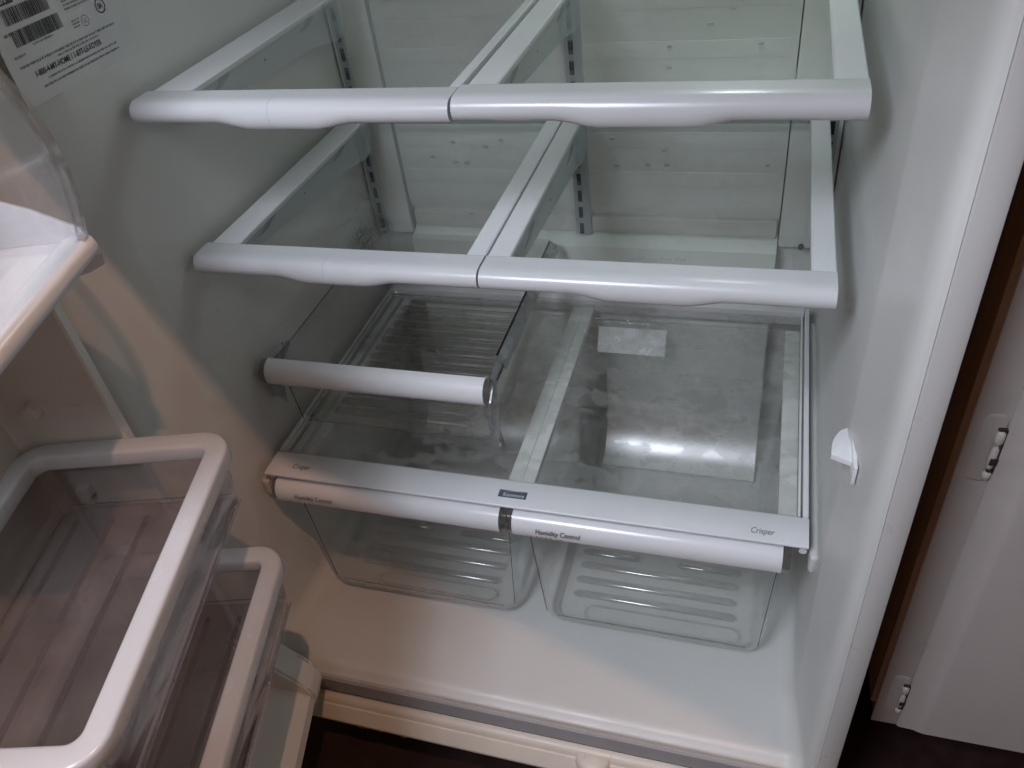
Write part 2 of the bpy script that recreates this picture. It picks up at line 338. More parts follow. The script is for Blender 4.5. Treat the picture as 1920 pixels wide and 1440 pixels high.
def smallprint(y0, y1, z, h, seed, mat='ink_soft'):
    rnd = random.Random(seed); r = []; u = 0
    while u < y1-y0-0.001:
        b = rnd.uniform(0.0008, 0.0017); r.append((u, u+b, rnd.uniform(0, h*0.2), h*rnd.uniform(0.75, 1.0))); u += b+rnd.choice((0.0004, 0.0005, 0.0014))
    quads('small_print', r, FR(y0, z), mat, lb)
smallprint(-0.093, 0.030, 0.7800, 0.0022, 1); smallprint(-0.050, 0.005, 0.7768, 0.0018, 2); smallprint(-0.070, 0.022, 0.7650, 0.0018, 3); smallprint(-0.078, 0.024, 0.7600, 0.0022, 4)
smallprint(-0.094, -0.082, 0.7880, 0.0024, 6); smallprint(-0.094, -0.084, 0.8050, 0.0026, 7); smallprint(-0.064, -0.040, 0.8265, 0.0020, 8); smallprint(-0.070, -0.045, 0.7925, 0.0018, 9)
for kz in range(5): smallprint(-0.022, 0.012, 0.806+kz*0.0032, 0.0018, 20+kz)
for kz in range(3): smallprint(-0.020, -0.011, 0.7905+kz*0.0026, 0.0016, 40+kz)
def ring(name, y, z, r, wd, mat):
    bm = bmesh.new(); n = 24
    loft(bm, [[(-0.01125, y+q*math.cos(2*math.pi*k/n), z+q*math.sin(2*math.pi*k/n)) for k in range(n)] for q in (r, r-wd)])
    return from_bm(name, bm, mat, lb, 0)
ring('approval_mark', -0.004, 0.7930, 0.0046, 0.0005, 'ink_soft'); lettering('lettering', 'UL', 0.0052, (-0.0116, -0.0066, 0.7912), (0, 1, 0), (0, 0, 1), 'ink_soft', lb, xs=0.8)
ring('approval_mark', 0.0205, 0.7985, 0.0062, 0.0010, 'ink'); lettering('lettering', 'SA', 0.0062, (-0.0116, 0.0172, 0.7965), (0, 1, 0), (0, 0, 1), 'ink', lb, xs=0.8, bold=0.0002)
quads('logo', [(0, 0.030, 0, 0.0085)], FR(-0.100, 0.8265), 'ink', lb)
lettering('lettering', 'Kenmore', 0.0062, (-0.0114, -0.098, 0.8282), (0, 1, 0), (0, 0, 1), 'paper', lb, xs=0.9)
# toe grille under the sill
gp = [(-0.1500, -0.0600), (-0.1655, -0.0610), (-0.1695, -0.0630), (-0.1722, -0.0665), (-0.1735, -0.0700), (-0.1760, -0.0705), (-0.1860, -0.0830), (-0.1880, -0.0862), (-0.1878, -0.0900), (-0.1846, -0.0915), (-0.1836, -0.0950), (-0.1700, -0.1300), (-0.1500, -0.1300)]
tg = put(prism_x('toe_grille', gp, -0.045, 0.700, 'cream', F)); tg.location.z += 0.0225
kb = []
for k in range(9):
    a = math.pi*k/8
    kb.append((0.4415-0.0235*math.cos(a), -0.1705-0.0215*math.sin(a)*1.05))
bm = bmesh.new()
loft(bm, [[(x, y, -0.1020) for x, y in kb], [(x, y+0.001, -0.0740) for x, y in kb], [(0.4415+(x-0.4415)*0.93, -0.1705+(y+0.1705)*0.85, -0.0655) for x, y in kb], [(0.4415+(x-0.4415)*0.80, -0.1705+(y+0.1705)*0.62, -0.0625) for x, y in kb]], True, True)
kn = from_bm('grille_clip', bm, 'cream', tg, 50)
quads('clip_mark', [(0, 0.0012, 0, 0.006), (0.010, 0.0112, -0.001, 0.007)], ((0.430, -0.1925, -0.0985), (1, 0, 0), (0, 0, 1)), 'grime', kn, lift=0.0015)
for x, wd in ((0.118, 0.010), (0.150, 0.004), (0.182, 0.009)):
    box('grille_chip', x, x+wd, -0.1890, -0.1855, -0.0930, -0.0885, 'grime', tg, 0.001)
put(box('sill_gasket', -0.045, 0.705, -0.1610, -0.1400, -0.0385, -0.0335, 'gasket', F))  # black strip standing in for the dark gap under the sill

# ---- door, opened on its left hinge (local frame: x along the door, y out of its inner face)
D = empty('door', Vector((0.037, -0.216, 0.0))+Vector(FO), math.radians(-75), F)
box('outer_panel', -0.050, 0.690, -0.165, -0.104, -0.035, 1.02, 'steel', D, 0.008, 3)
box('inner_panel', -0.030, 0.660, -0.1038, -0.0960, -0.012, 1.00, 'door_liner', D, 0.003)
hw = [(-0.0245, -0.097), (-0.0245, -0.0120), (-0.0205, -0.0090), (-0.0150, -0.0088), (-0.0120, -0.0005), (-0.0020, 0.0), (0.0, -0.0020), (0.0, -0.090), (0.012, -0.0962)]
bm = bmesh.new(); loft(bm, [[(x, y, 0.03) for x, y in hw], [(x, y, 0.995) for x, y in hw]], True, True); from_bm('hinge_side_wall', bm, 'door_liner', D, 30)
box('latch_side_wall', 0.630, 0.652, -0.0962, 0.0, 0.03, 0.995, 'door_liner', D, 0.004)
# bottom ledge of the door liner
bl = [(-0.0955, 0.095), (-0.030, 0.090), (0.000, 0.074), (0.040, 0.052), (0.054, 0.040), (0.056, 0.026), (0.046, 0.010), (0.034, -0.008), (-0.0955, -0.010)]
bm = bmesh.new(); loft(bm, [[(a, y, z) for y, z in bl] for a in (-0.0265, 0.655)], True, True); from_bm('bottom_ledge', bm, 'door_liner', D, 35)
bm = bmesh.new(); loft(bm, [[(a, y, z) for y, z in [(-0.010, 0.16), (0.000, 0.150), (0.052, 0.058), (0.060, 0.042), (0.058, 0.022), (0.036, -0.011), (-0.02, -0.011), (-0.02, 0.16)]] for a in (-0.028, 0.010)], True, True)
bmesh.ops.bevel(bm, geom=bm.edges[:], offset=0.004, segments=2, affect='EDGES'); from_bm('ledge_cheek', bm, 'door_liner', D, 40)
for z in (0.530, 0.425, 0.33, 0.64, 0.75, 0.24):
    bm = bmesh.new(); loft(bm, [[(0.0-0.001, y, zz) for y, zz in rrect(-0.0735, -0.0600, z-0.0075, z+0.0075, 0.003, 3)], [(0.009, y, zz) for y, zz in rrect(-0.0725, -0.0610, z-0.0065, z+0.0065, 0.003, 3)], [(0.0105, y, zz) for y, zz in rrect(-0.0715, -0.0620, z-0.0055, z+0.0055, 0.003, 3)]], False, True)
    from_bm('bin_lug', bm, 'door_liner', D, 40)
gk = [(-0.040, -0.103), (-0.040, -0.090), (-0.034, -0.088), (-0.0305, -0.092), (-0.0305, -0.103)]
bm = bmesh.new(); loft(bm, [[(x, y, -0.02) for x, y in gk], [(x, y, 1.0) for x, y in gk]], True, True); from_bm('gasket', bm, 'rubber', D, 40)

# ------------------------------------------------------------------ glass shelves
def shelf(x0, x1, zt, label, lw, rw, bulge, seam, spill=False, dy=0.0, nick=False):
    S = empty('glass_shelf', ((x0+x1)/2, 0.20, zt)); tag(S, label, 'shelf', 'half-width glass shelves'); off = (-(x0+x1)/2, -0.20, -zt)
    def P(o): o.location = off; return o
    yb = 0.378
    # front bar: rounded bullnose with a lower grip bulge
    prof = [(0.026, zt-0.0100), (0.026, zt-0.0008), (0.0252, zt), (0.0240, zt), (0.0080, zt), (0.0065, zt)]
    for k in range(11):
        a = math.radians(82-k*(82+78)/10)
        prof.append((0.002-0.0110*math.cos(a), zt-0.0110+0.0108*math.sin(a)))
    prof += [(0.006, zt-0.0216), (0.016, zt-0.0195), (0.020, zt-0.0130)]
    b0, b1 = bulge
    def fn(x, y, z):
        t = ease((x-b0)/0.040)*(1-ease((x-b1)/0.040))
        f = max(0.0, min(1.0, (zt-0.004-z)/0.017))
        return (x, y-0.0022*t*f if y < 0.004 else y, z-0.0052*t*f)
    P(prism_x('front_bar', prof, x0, x1, 'bar', S, 50, 48, fn))
    if seam:
        P(prism_x('bar_seam', [(0.020, zt+0.00015), (0.004, zt+0.00015)]+[(0.002-0.0112*math.cos(math.radians(82-k*16)), zt-0.0110+0.0110*math.sin(math.radians(82-k*16))) for k in range(11)]+[(0.004, zt-0.0120)], seam, seam+0.0004, 'bracket', S, 50, 1, fn))
    def rail(nm, a, b):
        pts = [(a, zt-0.012), (a, zt-0.0020), (a+0.0018, zt-0.0002), (b-0.0012, zt-0.0002), (b, zt-0.0014), (b, zt-0.0060), ((a+b)/2, zt-0.012)]
        P(poly_prism(nm, pts, 'y', 0.0255, yb, 'white_satin', S))
    rail('side_rail', x0+0.0045 if lw > 0.024 else x0, x0+lw)
    rail('side_rail', x1-rw, x1)
    P(box('back_rail', x0+lw+0.0005, x1-rw-0.0005, yb-0.007, yb, zt-0.0085, zt-0.0030, 'glass_edge', S, 0.001))
    P(box('glass_pane', x0+lw-0.004, x1-rw+0.004, 0.024, yb-0.0075, zt-0.0060, zt-0.0022, 'glass', S))
    # steel brackets below the glass along both sides
    for bxx, sgn in ((x0+0.018, 1), (x1-0.013, -1)):
        br = P(poly_prism('bracket', [(0.030, zt-0.0125), (0.030, zt-0.024), (0.10, zt-0.040), (0.33, zt-0.056), (0.384, zt-0.066), (0.413, zt-0.060), (0.413, zt-0.0125)], 'x', bxx-0.001, bxx+0.001, 'bracket', S))
        for yy, zz in ((0.312, 0.0225), (0.110, 0.0225)):
            bm = bmesh.new(); xs_ = bxx+0.0012*sgn
            loft(bm, [[(xs_, y, z) for y, z in ((yy-0.022, zt-zz-0.0055), (yy-0.004, zt-zz-0.0020), (yy+0.004, zt-zz+0.005), (yy+0.022, zt-zz+0.005), (yy+0.022, zt-zz), (yy+0.002, zt-zz-0.006), (yy-0.010, zt-zz-0.0065))], [(xs_+0.0004*sgn, y, z) for y, z in ((yy-0.022, zt-zz-0.0055), (yy-0.004, zt-zz-0.0020), (yy+0.004, zt-zz+0.005), (yy+0.022, zt-zz+0.005), (yy+0.022, zt-zz), (yy+0.002, zt-zz-0.006), (yy-0.010, zt-zz-0.0065))]], True, True)
            from_bm('bracket_slot', bm, 'ink_soft', br, 0)
        tube('bracket_hole', (bxx, 0.205, zt-0.031), (bxx+0.0014*sgn, 0.205, zt-0.031), 0.0018, 'dark', br, 8)
    if spill:
        P(lettering('lettering', 'SpillProof Slide Out', 0.0082, (0.465, 0.0335, zt-0.0020), (1, 0.02, 0), (-0.02, 1, 0), 'ink_soft', S, shear=0.2, xs=0.80))
    return S
ZL, ZU = 0.5510, 0.7195
shelf(-0.0010, 0.3222, ZL, 'lower left half-width glass shelf, directly above the clear drawer', 0.039, 0.0205, (0.095, 0.195), 0.155)
shelf(0.3243, 0.6500, ZL, 'lower right half-width glass shelf with the printed words near its front bar', 0.0240, 0.0215, (0.415, 0.520), None, True)
shelf(-0.0010, 0.3215, ZU-0.001, 'upper left half-width glass shelf beside the barcode label', 0.048, 0.0105, (0.085, 0.190), 0.148)
shelf(0.3245, 0.6500, ZU+0.001, 'upper right half-width glass shelf, its right end near the wall', 0.0320, 0.0250, (0.410, 0.520), None)

# ------------------------------------------------------------------ crisper cover
K = empty('crisper_cover', (0.33, 0.20, 0.235)); tag(K, 'full-width stained glass crisper cover with white front strip over both bottom drawers', 'crisper cover')
def PK(o): o.location = (-0.33, -0.20, -0.235); return o
fp = [(0.0030, 0.2410), (0.0030, 0.2498), (0.0015, 0.2506), (-0.0340, 0.2487), (-0.0354, 0.2482), (-0.0361, 0.2472), (-0.0361, 0.2458), (-0.0350, 0.2448), (-0.0200, 0.2425)]
PK(prism_x('fascia', fp, -0.0010, 0.6610, 'white_satin', K, 40))
PK(box('fascia_groove', 0.0100, 0.6500, 0.0031, 0.0046, 0.2440, 0.2492, 'bracket', K))
PK(box('side_rail', 0.0000, 0.0070, 0.0048, 0.4060, 0.2340, 0.2518, 'white_satin', K, 0.0012))
PK(box('side_rail', 0.6545, 0.6605, 0.0048, 0.4060, 0.2340, 0.2518, 'white_satin', K, 0.0012))
PK(box('inner_trim', 0.0085, 0.0105, 0.0048, 0.3860, 0.2440, 0.2508, 'greyed', K, 0.0005))
PK(box('inner_trim', 0.6495, 0.6520, 0.0048, 0.3860, 0.2440, 0.2508, 'greyed', K, 0.0005))
PK(box('under_rail', 0.0110, 0.0225, 0.0055, 0.3800, 0.2330, 0.2425, 'white_satin', K, 0.001))
PK(box('under_rail', 0.0290, 0.0400, 0.0055, 0.3800, 0.2330, 0.2425, 'white_satin', K, 0.001))
PK(box('under_rail', 0.6290, 0.6490, 0.0055, 0.3600, 0.2330, 0.2425, 'greyed', K, 0.001))
PK(box('divider', 0.3140, 0.3310, 0.0055, 0.3840, 0.2315, 0.2428, 'greyed', K, 0.0012))
PK(box('divider', 0.3313, 0.3470, 0.0055, 0.3840, 0.2315, 0.2436, 'greyed', K, 0.0012))
PK(box('back_rail', 0.0075, 0.6540, 0.3868, 0.4025, 0.2340, 0.2560, 'white_satin', K, 0.002))
PK(box('glass_pane', 0.0108, 0.6492, 0.0050, 0.3862, 0.2448, 0.2488, 'crisper_glass', K))
zt_ = lambda y: 0.2506+(y-0.0015)*0.0016/0.0295
PK(lettering('lettering', 'Crisper', 0.0112, (0.0320, -0.0225, zt_(-0.0225)), (1, 0, 0), (0, 1, 0.054), 'ink', K, shear=0.22, xs=0.72))
PK(lettering('lettering', 'Crisper', 0.0112, (0.6005, -0.0265, zt_(-0.0265)), (1, 0, 0), (0, 1, 0.054), 'ink', K, shear=0.22, xs=0.72))
bd = PK(box('badge', 0.3110, 0.3455, -0.0235, -0.0125, 0.2490, 0.2502, 'badge', K, 0.0003))
lettering('lettering', 'Kenmore', 0.0078, (0.3165, -0.0224, 0.2502), (1, 0, 0), (0, 1, 0), 'badge_white', bd, shear=0.12, xs=0.88)
sw = []
for k in range(13):
    t = k/12; sw.append((0.3165+0.025*t, -0.0158+0.0026*math.sin(math.pi*t*0.9)))
bm = bmesh.new()
loft(bm, [[(x, y+0.0005*(1-abs(2*i/12-1)), 0.25035) for i, (x, y) in enumerate(sw)], [(x, y-0.0003*(1-abs(2*i/12-1)), 0.25035) for i, (x, y) in enumerate(sw)]], closed=False)
from_bm('swoosh', bm, 'badge_white', bd, 0)
for x in (0.004, 0.6565):
    PK(tube('end_roller', (x, -0.030, 0.2335), (x, -0.016, 0.2335), 0.0042, 'white_satin', K))

# ------------------------------------------------------------------ crisper drawers
def hump(name, cx, cy, hw, hd, h, z, mat, parent):
    """low rounded bar lying along x"""
    bm = bmesh.new(); n = 6; loops = []
    xs_ = [-hw, -hw+0.002, -hw+0.006, hw-0.006, hw-0.002, hw]; sc_ = [0.15, 0.65, 1, 1, 0.65, 0.15]
    for x, s_ in zip(xs_, sc_):
        loops.append([(cx+x, cy+hd*s_*math.cos(math.pi*k/n), z+h*s_*math.sin(math.pi*k/n)) for k in range(n+1)])
    loft(bm, loops, True, True)
    return from_bm(name, bm, mat, parent, 60)
def crisper(x0, x1, label, marks, ribs, fb):
    Cx = (x0+x1)/2
    B = empty('vegetable_crisper', (Cx, 0.17, 0.0)); tag(B, label, 'crisper', 'clear crispers under the glass cover'); 
    def P(o): o.location = (-Cx, -0.17, 0.0); return o
    L_ = []
    for z, ix, y0, y1, r in ((0.2300, -0.0015, -0.0150, 0.374, 0.012), (0.2260, 0.0000, -0.0150, 0.372, 0.012), (0.18, 0.0016, -0.0160, 0.366, 0.015), (0.10, 0.0052, -0.0180, 0.360, 0.018), (0.03, 0.0090, -0.0195, 0.356, 0.020), (0.020, 0.0098, -0.0195, 0.355, 0.021), (0.010, 0.0120, -0.0185, 0.353, 0.022), (0.002, 0.0165, -0.0150, 0.349, 0.022), (-0.003, 0.0240, -0.0085, 0.343, 0.022)):
        L_.append([(x, y, z) for x, y in rrect(x0+ix, x1-ix, y0, y1, r, 8)])
    bm = bmesh.new(); loft(bm, L_)
    P(from_bm('drawer_wall', bm, 'pan', B, 60, 0.0018))
    bm = bmesh.new(); bm.faces.new([bm.verts.new((x, y, -0.0028)) for x, y in rrect(x0+0.0235, x1-0.0235, -0.0090, 0.3432, 0.022, 8)])
    P(from_bm('drawer_base', bm, 'pan_base', B, 40))
    L2 = []
    for z, ix, y0, y1, r in ((0.0200, 0.0086, -0.0206, 0.356, 0.021), (0.0100, 0.0110, -0.0196, 0.354, 0.022), (0.0016, 0.0156, -0.0160, 0.350, 0.022), (-0.0034, 0.0230, -0.0094, 0.344, 0.022)):
        L2.append([(x, y, z) for x, y in rrect(x0+ix, x1-ix, y0, y1, r, 8)])
    bm = bmesh.new(); loft(bm, L2); P(from_bm('bottom_band', bm, 'pan_base', B, 60))
    for sx_, xe in ((1, x0), (-1, x1)):
        P(tube('edge_bead', (xe+sx_*0.0045, -0.0130, 0.196), (xe+sx_*0.0150, -0.0150, 0.018), 0.0006, 'line', B, 6))
    P(tube('edge_bead', (x0+0.030, -0.0208, 0.0200), (x1-0.030, -0.0208, 0.0200), 0.0007, 'edge', B, 6))
    # top flange
    bm = bmesh.new(); loft(bm, [[(x, y, z) for x, y in rrect(x0-e, x1+e, -0.0150-e*0.2, 0.374+e, 0.020, 8)] for e, z in ((0.0, 0.2305), (0.0035, 0.2312), (0.0040, 0.2285))])
    P(from_bm('drawer_lip', bm, 'pan', B, 50, 0.0012))
    # white handle bar
    hp = [(-0.0165, 0.2330), (-0.0280, 0.2365)]
    for k in range(9):
        a = math.radians(95-k*150/8); hp.append((-0.0300-0.0175*math.cos(a)*0.9-0.0*k, 0.2180+0.0190*math.sin(a)))
    hp += [(-0.0350, 0.1975), (-0.0215, 0.2010), (-0.0165, 0.2100)]
    P(prism_x('handle', hp, x0-0.0035, x1-0.0045, 'white', B, 50))
    for xa, xb in ((x0-0.0100, x0-0.0038), (x1-0.0042, x1+0.0042)):
        cp = [(-0.0165+(y+0.0165)*0.93, 0.2170+(z-0.2170)*0.94) for y, z in hp]
        P(prism_x('end_cap', cp, xa, xb, 'cap', B, 50))
    tx = marks
    nrm = Vector((0, -0.93, -0.36)).normalized(); up = Vector((0, -0.36, 0.93)).normalized()
    P(lettering('lettering', 'Humidity Control', 0.0112, (tx, -0.0466, 0.2190), (1, 0, 0), (0, 0.12, 1), 'ink', B, shear=0.22, xs=0.66, lift=0.0006))
    P(lettering('lettering', 'HIGH', 0.0040, (tx-0.012, -0.0463, 0.2130), (1, 0, 0), (0, -0.2, 1), 'ink_soft', B, xs=0.9, lift=0.0008))
    P(lettering('lettering', 'LOW', 0.0040, (tx+0.024, -0.0463, 0.2130), (1, 0, 0), (0, -0.2, 1), 'ink_soft', B, xs=0.9, lift=0.0008))
    P(quads('scale_dots', [(0.0012+k*0.0056, 0.0031+k*0.0056, 0, 0.0020) for k in range(4)], ((tx, -0.0463, 0.2136), (1, 0, 0), (0, -0.2, 1)), 'ink', B, 0.0008))
    for (a, b, y) in ribs:
        P(hump('rib', (a+b)/2, y, (b-a)/2, 0.0058, 0.0042, -0.0014, 'rib', B))
    # recessed outline in the base near the front
    bm = bmesh.new(); o_ = rrect(fb[0], fb[1], fb[2], 0.020, 0.014, 6)
    nO = len(o_); rows = []
    ins = rrect(fb[0]+0.004, fb[1]-0.004, fb[2]+0.004, 0.016, 0.011, 6); mid = rrect(fb[0]+0.002, fb[1]-0.002, fb[2]+0.002, 0.018, 0.0125, 6)
    loft(bm, [[(x, y, -0.0014) for x, y in o_], [(x, y, 0.0010) for x, y in mid], [(x, y, -0.0014) for x, y in ins]])
    P(from_bm('base_bead', bm, 'rib', B, 60))
    # hazy, glossy rear panel curving into the base, shaped to imitate the glow
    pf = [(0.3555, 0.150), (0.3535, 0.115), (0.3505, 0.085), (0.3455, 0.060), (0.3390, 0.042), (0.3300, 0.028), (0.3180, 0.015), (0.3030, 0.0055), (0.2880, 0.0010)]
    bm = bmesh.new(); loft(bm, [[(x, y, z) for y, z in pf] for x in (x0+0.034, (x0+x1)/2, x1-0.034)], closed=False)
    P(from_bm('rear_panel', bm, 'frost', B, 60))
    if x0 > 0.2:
      bm = bmesh.new(); loft(bm, [[(x, y, z) for y, z in [(0.3440, 0.190), (0.3520, 0.2000), (0.3610, 0.2100), (0.3700, 0.2200)]] for x in (x0+0.022, x0+0.126)], closed=False)  # sloped ledge added to catch light as a bright patch
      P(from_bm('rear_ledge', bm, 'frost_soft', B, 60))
    return B
crisper(0.0150, 0.3190, 'left crisper drawer of clear plastic with white humidity control bar, warm-lit at its left end', 0.0395, [(0.043, 0.131, 0.110), (0.179, 0.268, 0.108), (0.043, 0.268, 0.084), (0.044, 0.268, 0.058), (0.046, 0.266, 0.032), (0.046, 0.266, 0.135), (0.046, 0.266, 0.161)], (0.085, 0.270, -0.004))
crisper(0.3345, 0.6410, 'right crisper drawer of clear plastic with white humidity control bar, bright shiny floor ribs', 0.3600, [(0.374, 0.458, 0.108), (0.511, 0.600, 0.108), (0.374, 0.598, 0.084), (0.373, 0.596, 0.058), (0.374, 0.597, 0.034), (0.374, 0.597, 0.134), (0.374, 0.597, 0.160)], (0.395, 0.605, -0.008))

# ------------------------------------------------------------------ clear meat drawer
Dm = empty('clear_drawer', (0.15, 0.21, 0.2520)); tag(Dm, 'small clear drawer with white handle bar resting on the crisper glass at left', 'drawer')
def PD(o): o.location = (-0.15, -0.21, -0.2520); return o
x0, x1 = 0.0050, 0.2900
L_ = []
for z, ix, y0, y1, r in ((0.3655, 0.0, 0.0520, 0.378, 0.014), (0.330, 0.0012, 0.0515, 0.376, 0.015), (0.285, 0.0030, 0.0520, 0.373, 0.017), (0.268, 0.0042, 0.0535, 0.370, 0.019), (0.260, 0.0070, 0.0570, 0.366, 0.020), (0.2565, 0.0125, 0.0630, 0.359, 0.020)):
    L_.append([(x, y, z) for x, y in rrect(x0+ix, x1-ix, y0, y1, r, 6)])
bm = bmesh.new(); rows = loft(bm, L_)
PD(from_bm('drawer_wall', bm, 'drawer', Dm, 60, 0.0018))
bm = bmesh.new(); loft(bm, [[(x, y, z) for x, y in rrect(x0+0.012, x1-0.012, 0.0625, 0.3595, 0.020, 6)] for z in (0.2548, 0.2566)], True, True)
PD(from_bm('drawer_base', bm, 'drawer', Dm, 40))
for k in range(13):
    yy = 0.085+k*0.0205
    PD(hump('rib', 0.1450, yy, 0.100, 0.0072, 0.0048, 0.2566, 'drawer_rib', Dm))
bm = bmesh.new(); rnd = random.Random(11)
for k in range(34):
    cx_, cy_, r_ = rnd.uniform(0.05, 0.265), rnd.uniform(0.075, 0.345), rnd.uniform(0.0008, 0.0024)
    loft(bm, [[(cx_+r_*q*math.cos(2*math.pi*i/8), cy_+r_*q*math.sin(2*math.pi*i/8), 0.2612+r_*h_) for i in range(8)] for q, h_ in ((1.0, -0.2), (0.95, 0.2), (0.6, 0.5), (0.15, 0.62))], False, True)
tag(PD(from_bm('water_droplets', bm, 'edge', Dm, 70)), kind='stuff')
# dark rim line along the right side, hanging flange and stepped front corner
PD(box('rim_edge', 0.2882, 0.2904, 0.098, 0.372, 0.3652, 0.3668, 'drop_edge', Dm))
PD(tube('edge_bead', (0.018, 0.0600, 0.2572), (0.277, 0.0600, 0.2572), 0.0009, 'edge', Dm, 6))
PD(tube('edge_bead', (0.0075, 0.0560, 0.345), (0.0105, 0.0600, 0.259), 0.0007, 'line', Dm, 6))
PD(tube('edge_bead', (0.018, 0.3640, 0.2600), (0.277, 0.3640, 0.2600), 0.0008, 'edge', Dm, 6))
PD(tube('edge_bead', (0.0125, 0.068, 0.2600), (0.0125, 0.358, 0.2600), 0.0008, 'edge', Dm, 6))
PD(tube('edge_bead', (0.0060, 0.066, 0.3655), (0.0060, 0.370, 0.3655), 0.0007, 'line', Dm, 6))
PD(poly_prism('side_flange', [(0.2905, 0.3655), (0.3000, 0.3600), (0.3020, 0.3520), (0.3010, 0.3515), (0.2985, 0.3590), (0.2905, 0.3640)], 'y', 0.088, 0.372, 'edge', Dm))
PD(poly_prism('corner_post', [(0.0930, 0.3660), (0.0500, 0.3600), (0.0330, 0.3450), (0.0300, 0.3000), (0.0380, 0.2620), (0.0500, 0.2550), (0.0560, 0.2600), (0.0460, 0.3000), (0.0560, 0.3480), (0.0930, 0.3600)], 'x', 0.2910, 0.2985, 'edge', Dm, 0.0008))
PD(box('rim_edge', 0.2990, 0.3002, 0.0600, 0.0880, 0.3575, 0.3590, 'drop_edge', Dm))
PD(poly_prism('corner_post', [(0.0930, 0.3660), (0.0500, 0.3600), (0.0330, 0.3450), (0.0330, 0.3200), (0.0500, 0.2950), (0.0560, 0.3480), (0.0930, 0.3600)], 'x', 0.0000, 0.0045, 'edge', Dm, 0.0008))
PD(box('rim_edge', -0.0012, -0.0002, 0.0500, 0.0920, 0.3600, 0.3612, 'drop_edge', Dm))
hp = [(0.0500, 0.3700), (0.0420, 0.3760)]
for k in range(9):
    a = math.radians(100-k*170/8); hp.append((0.0400-0.0165*math.cos(a), 0.3580+0.0182*math.sin(a)))
hp += [(0.0450, 0.3400), (0.0500, 0.3460)]
PD(prism_x('handle', hp, 0.0050, 0.2930, 'white', Dm, 50))
PD(prism_x('end_cap', [(0.0400+(y-0.0400)*0.93, 0.3580+(z-0.358)*0.93) for y, z in hp], 0.2932, 0.3015, 'cap', Dm, 50))
PD(prism_x('end_cap', [(0.0400+(y-0.0400)*0.93, 0.3580+(z-0.358)*0.93) for y, z in hp], -0.0030, 0.0048, 'cap', Dm, 50))

# ------------------------------------------------------------------ door bins (same local frame as the door)
DO = Vector((0.037, -0.216, 0.0)); RZ = math.radians(-75)
def bin_root(zb, label):
    o = empty('door_bin', DO+Vector((0, 0, zb)), RZ); tag(o, label, 'door bin', 'clear bins on the refrigerator door'); return o
def rim_loop(off, r):
    return rrect(0.002+off, 0.314-off, -0.100+off, 0.1060-off, r, 8)
def u_bin(zr, depth, label):
    R_ = bin_root(zr-depth, label); h = depth
    # white rim: rounded section swept round the opening
    sec = []
    for k in range(20):
        a = 2*math.pi*k/20; c, s_ = math.cos(a), math.sin(a)
        sec.append((0.0105+0.0105*math.copysign(abs(c)**0.42, c), h-0.0095+0.0095*math.copysign(abs(s_)**0.42, s_)))
    base = rim_loop(0.0, 0.030); bm = bmesh.new(); n = len(base); cols = []
    for off, z in sec:
        cols.append([(x, y, z) for x, y in rim_loop(off, max(0.010, 0.030-off))])
    cols.append(cols[0])
    rows = [[bm.verts.new(p) for p in c] for c in cols[:-1]]; rows.append(rows[0])
    for a, b in zip(rows, rows[1:]):
        for i in range(n): bm.faces.new((a[i], a[(i+1) % n], b[(i+1) % n], b[i]))
    from_bm('rim', bm, 'rim', R_, 60)
    L_ = []
    for z, e, r in ((h-0.012, 0.0090, 0.020), (0.030, 0.0100, 0.020), (0.008, 0.0125, 0.018), (0.002, 0.0165, 0.016)):
        L_.append([(x, y, z) for x, y in rim_loop(e, r)])
    bm = bmesh.new(); loft(bm, L_); from_bm('bin_wall', bm, 'bin', R_, 60, 0.0018)
    bm = bmesh.new(); loft(bm, [[(x, y, z) for x, y in rim_loop(0.0162, 0.016)] for z in (0.0, 0.002)], True, True); from_bm('bin_base', bm, 'bin_base', R_, 40)
    tube('edge_bead', (0.022, 0.0936, 0.0040), (0.294, 0.0936, 0.0040), 0.0008, 'edge', R_, 6)
    tube('edge_bead', (0.0150, -0.080, 0.0040), (0.0150, 0.086, 0.0040), 0.0008, 'edge', R_, 6)
    for b_ in (-0.065, -0.030, 0.005, 0.040):
        bm = bmesh.new(); loft(bm, [[(a, b_+0.003*math.cos(math.pi*k/5), 0.0021+0.0016*math.sin(math.pi*k/5)) for k in range(6)] for a in (0.035, 0.285)], True, True)
        from_bm('rib', bm, 'bin', R_, 60)
    return R_
u_bin(0.490, 0.076, 'middle door bin with wide white rim and smoky clear body')
u_bin(0.327, 0.078, 'lower door bin with white rim, half hidden behind the middle bin')
# tall upper bin: white tray, clear bulged front guard
T = bin_root(0.690, 'upper clear door bin with white tray, cut by the left picture edge')
def TP(z): return z-0.690
bm = bmesh.new()
loft(bm, [[(x, y, z) for x, y in rrect(0.022, 0.204, -0.098, 0.072, 0.012, 5)] for z in (0.006, 0.0085)], True, True); from_bm('tray', bm, 'white', T, 40)
lp = [(0.058, -0.003), (0.074, -0.002), (0.081, 0.003), (0.083, 0.010), (0.081, 0.016), (0.074, 0.0205), (0.066, 0.0200), (0.060, 0.014), (0.058, 0.008)]
bm = bmesh.new(); loft(bm, [[(a, y, z) for y, z in lp] for a in (0.030, 0.202)], True, True); from_bm('tray_lip', bm, 'white', T, 50)
poly_prism('tray_end', [(-0.098, 0.006), (0.072, 0.006), (0.070, 0.018), (0.040, 0.036), (-0.02, 0.062), (-0.098, 0.078)], 'x', 0.0185, 0.0215, 'white_satin', T, 0.0008)
gp_ = [(0.0700, 0.000), (0.0770, 0.018), (0.0840, 0.045), (0.0870, 0.068), (0.0865, 0.090), (0.0830, 0.112), (0.0770, 0.130), (0.0690, 0.148)]
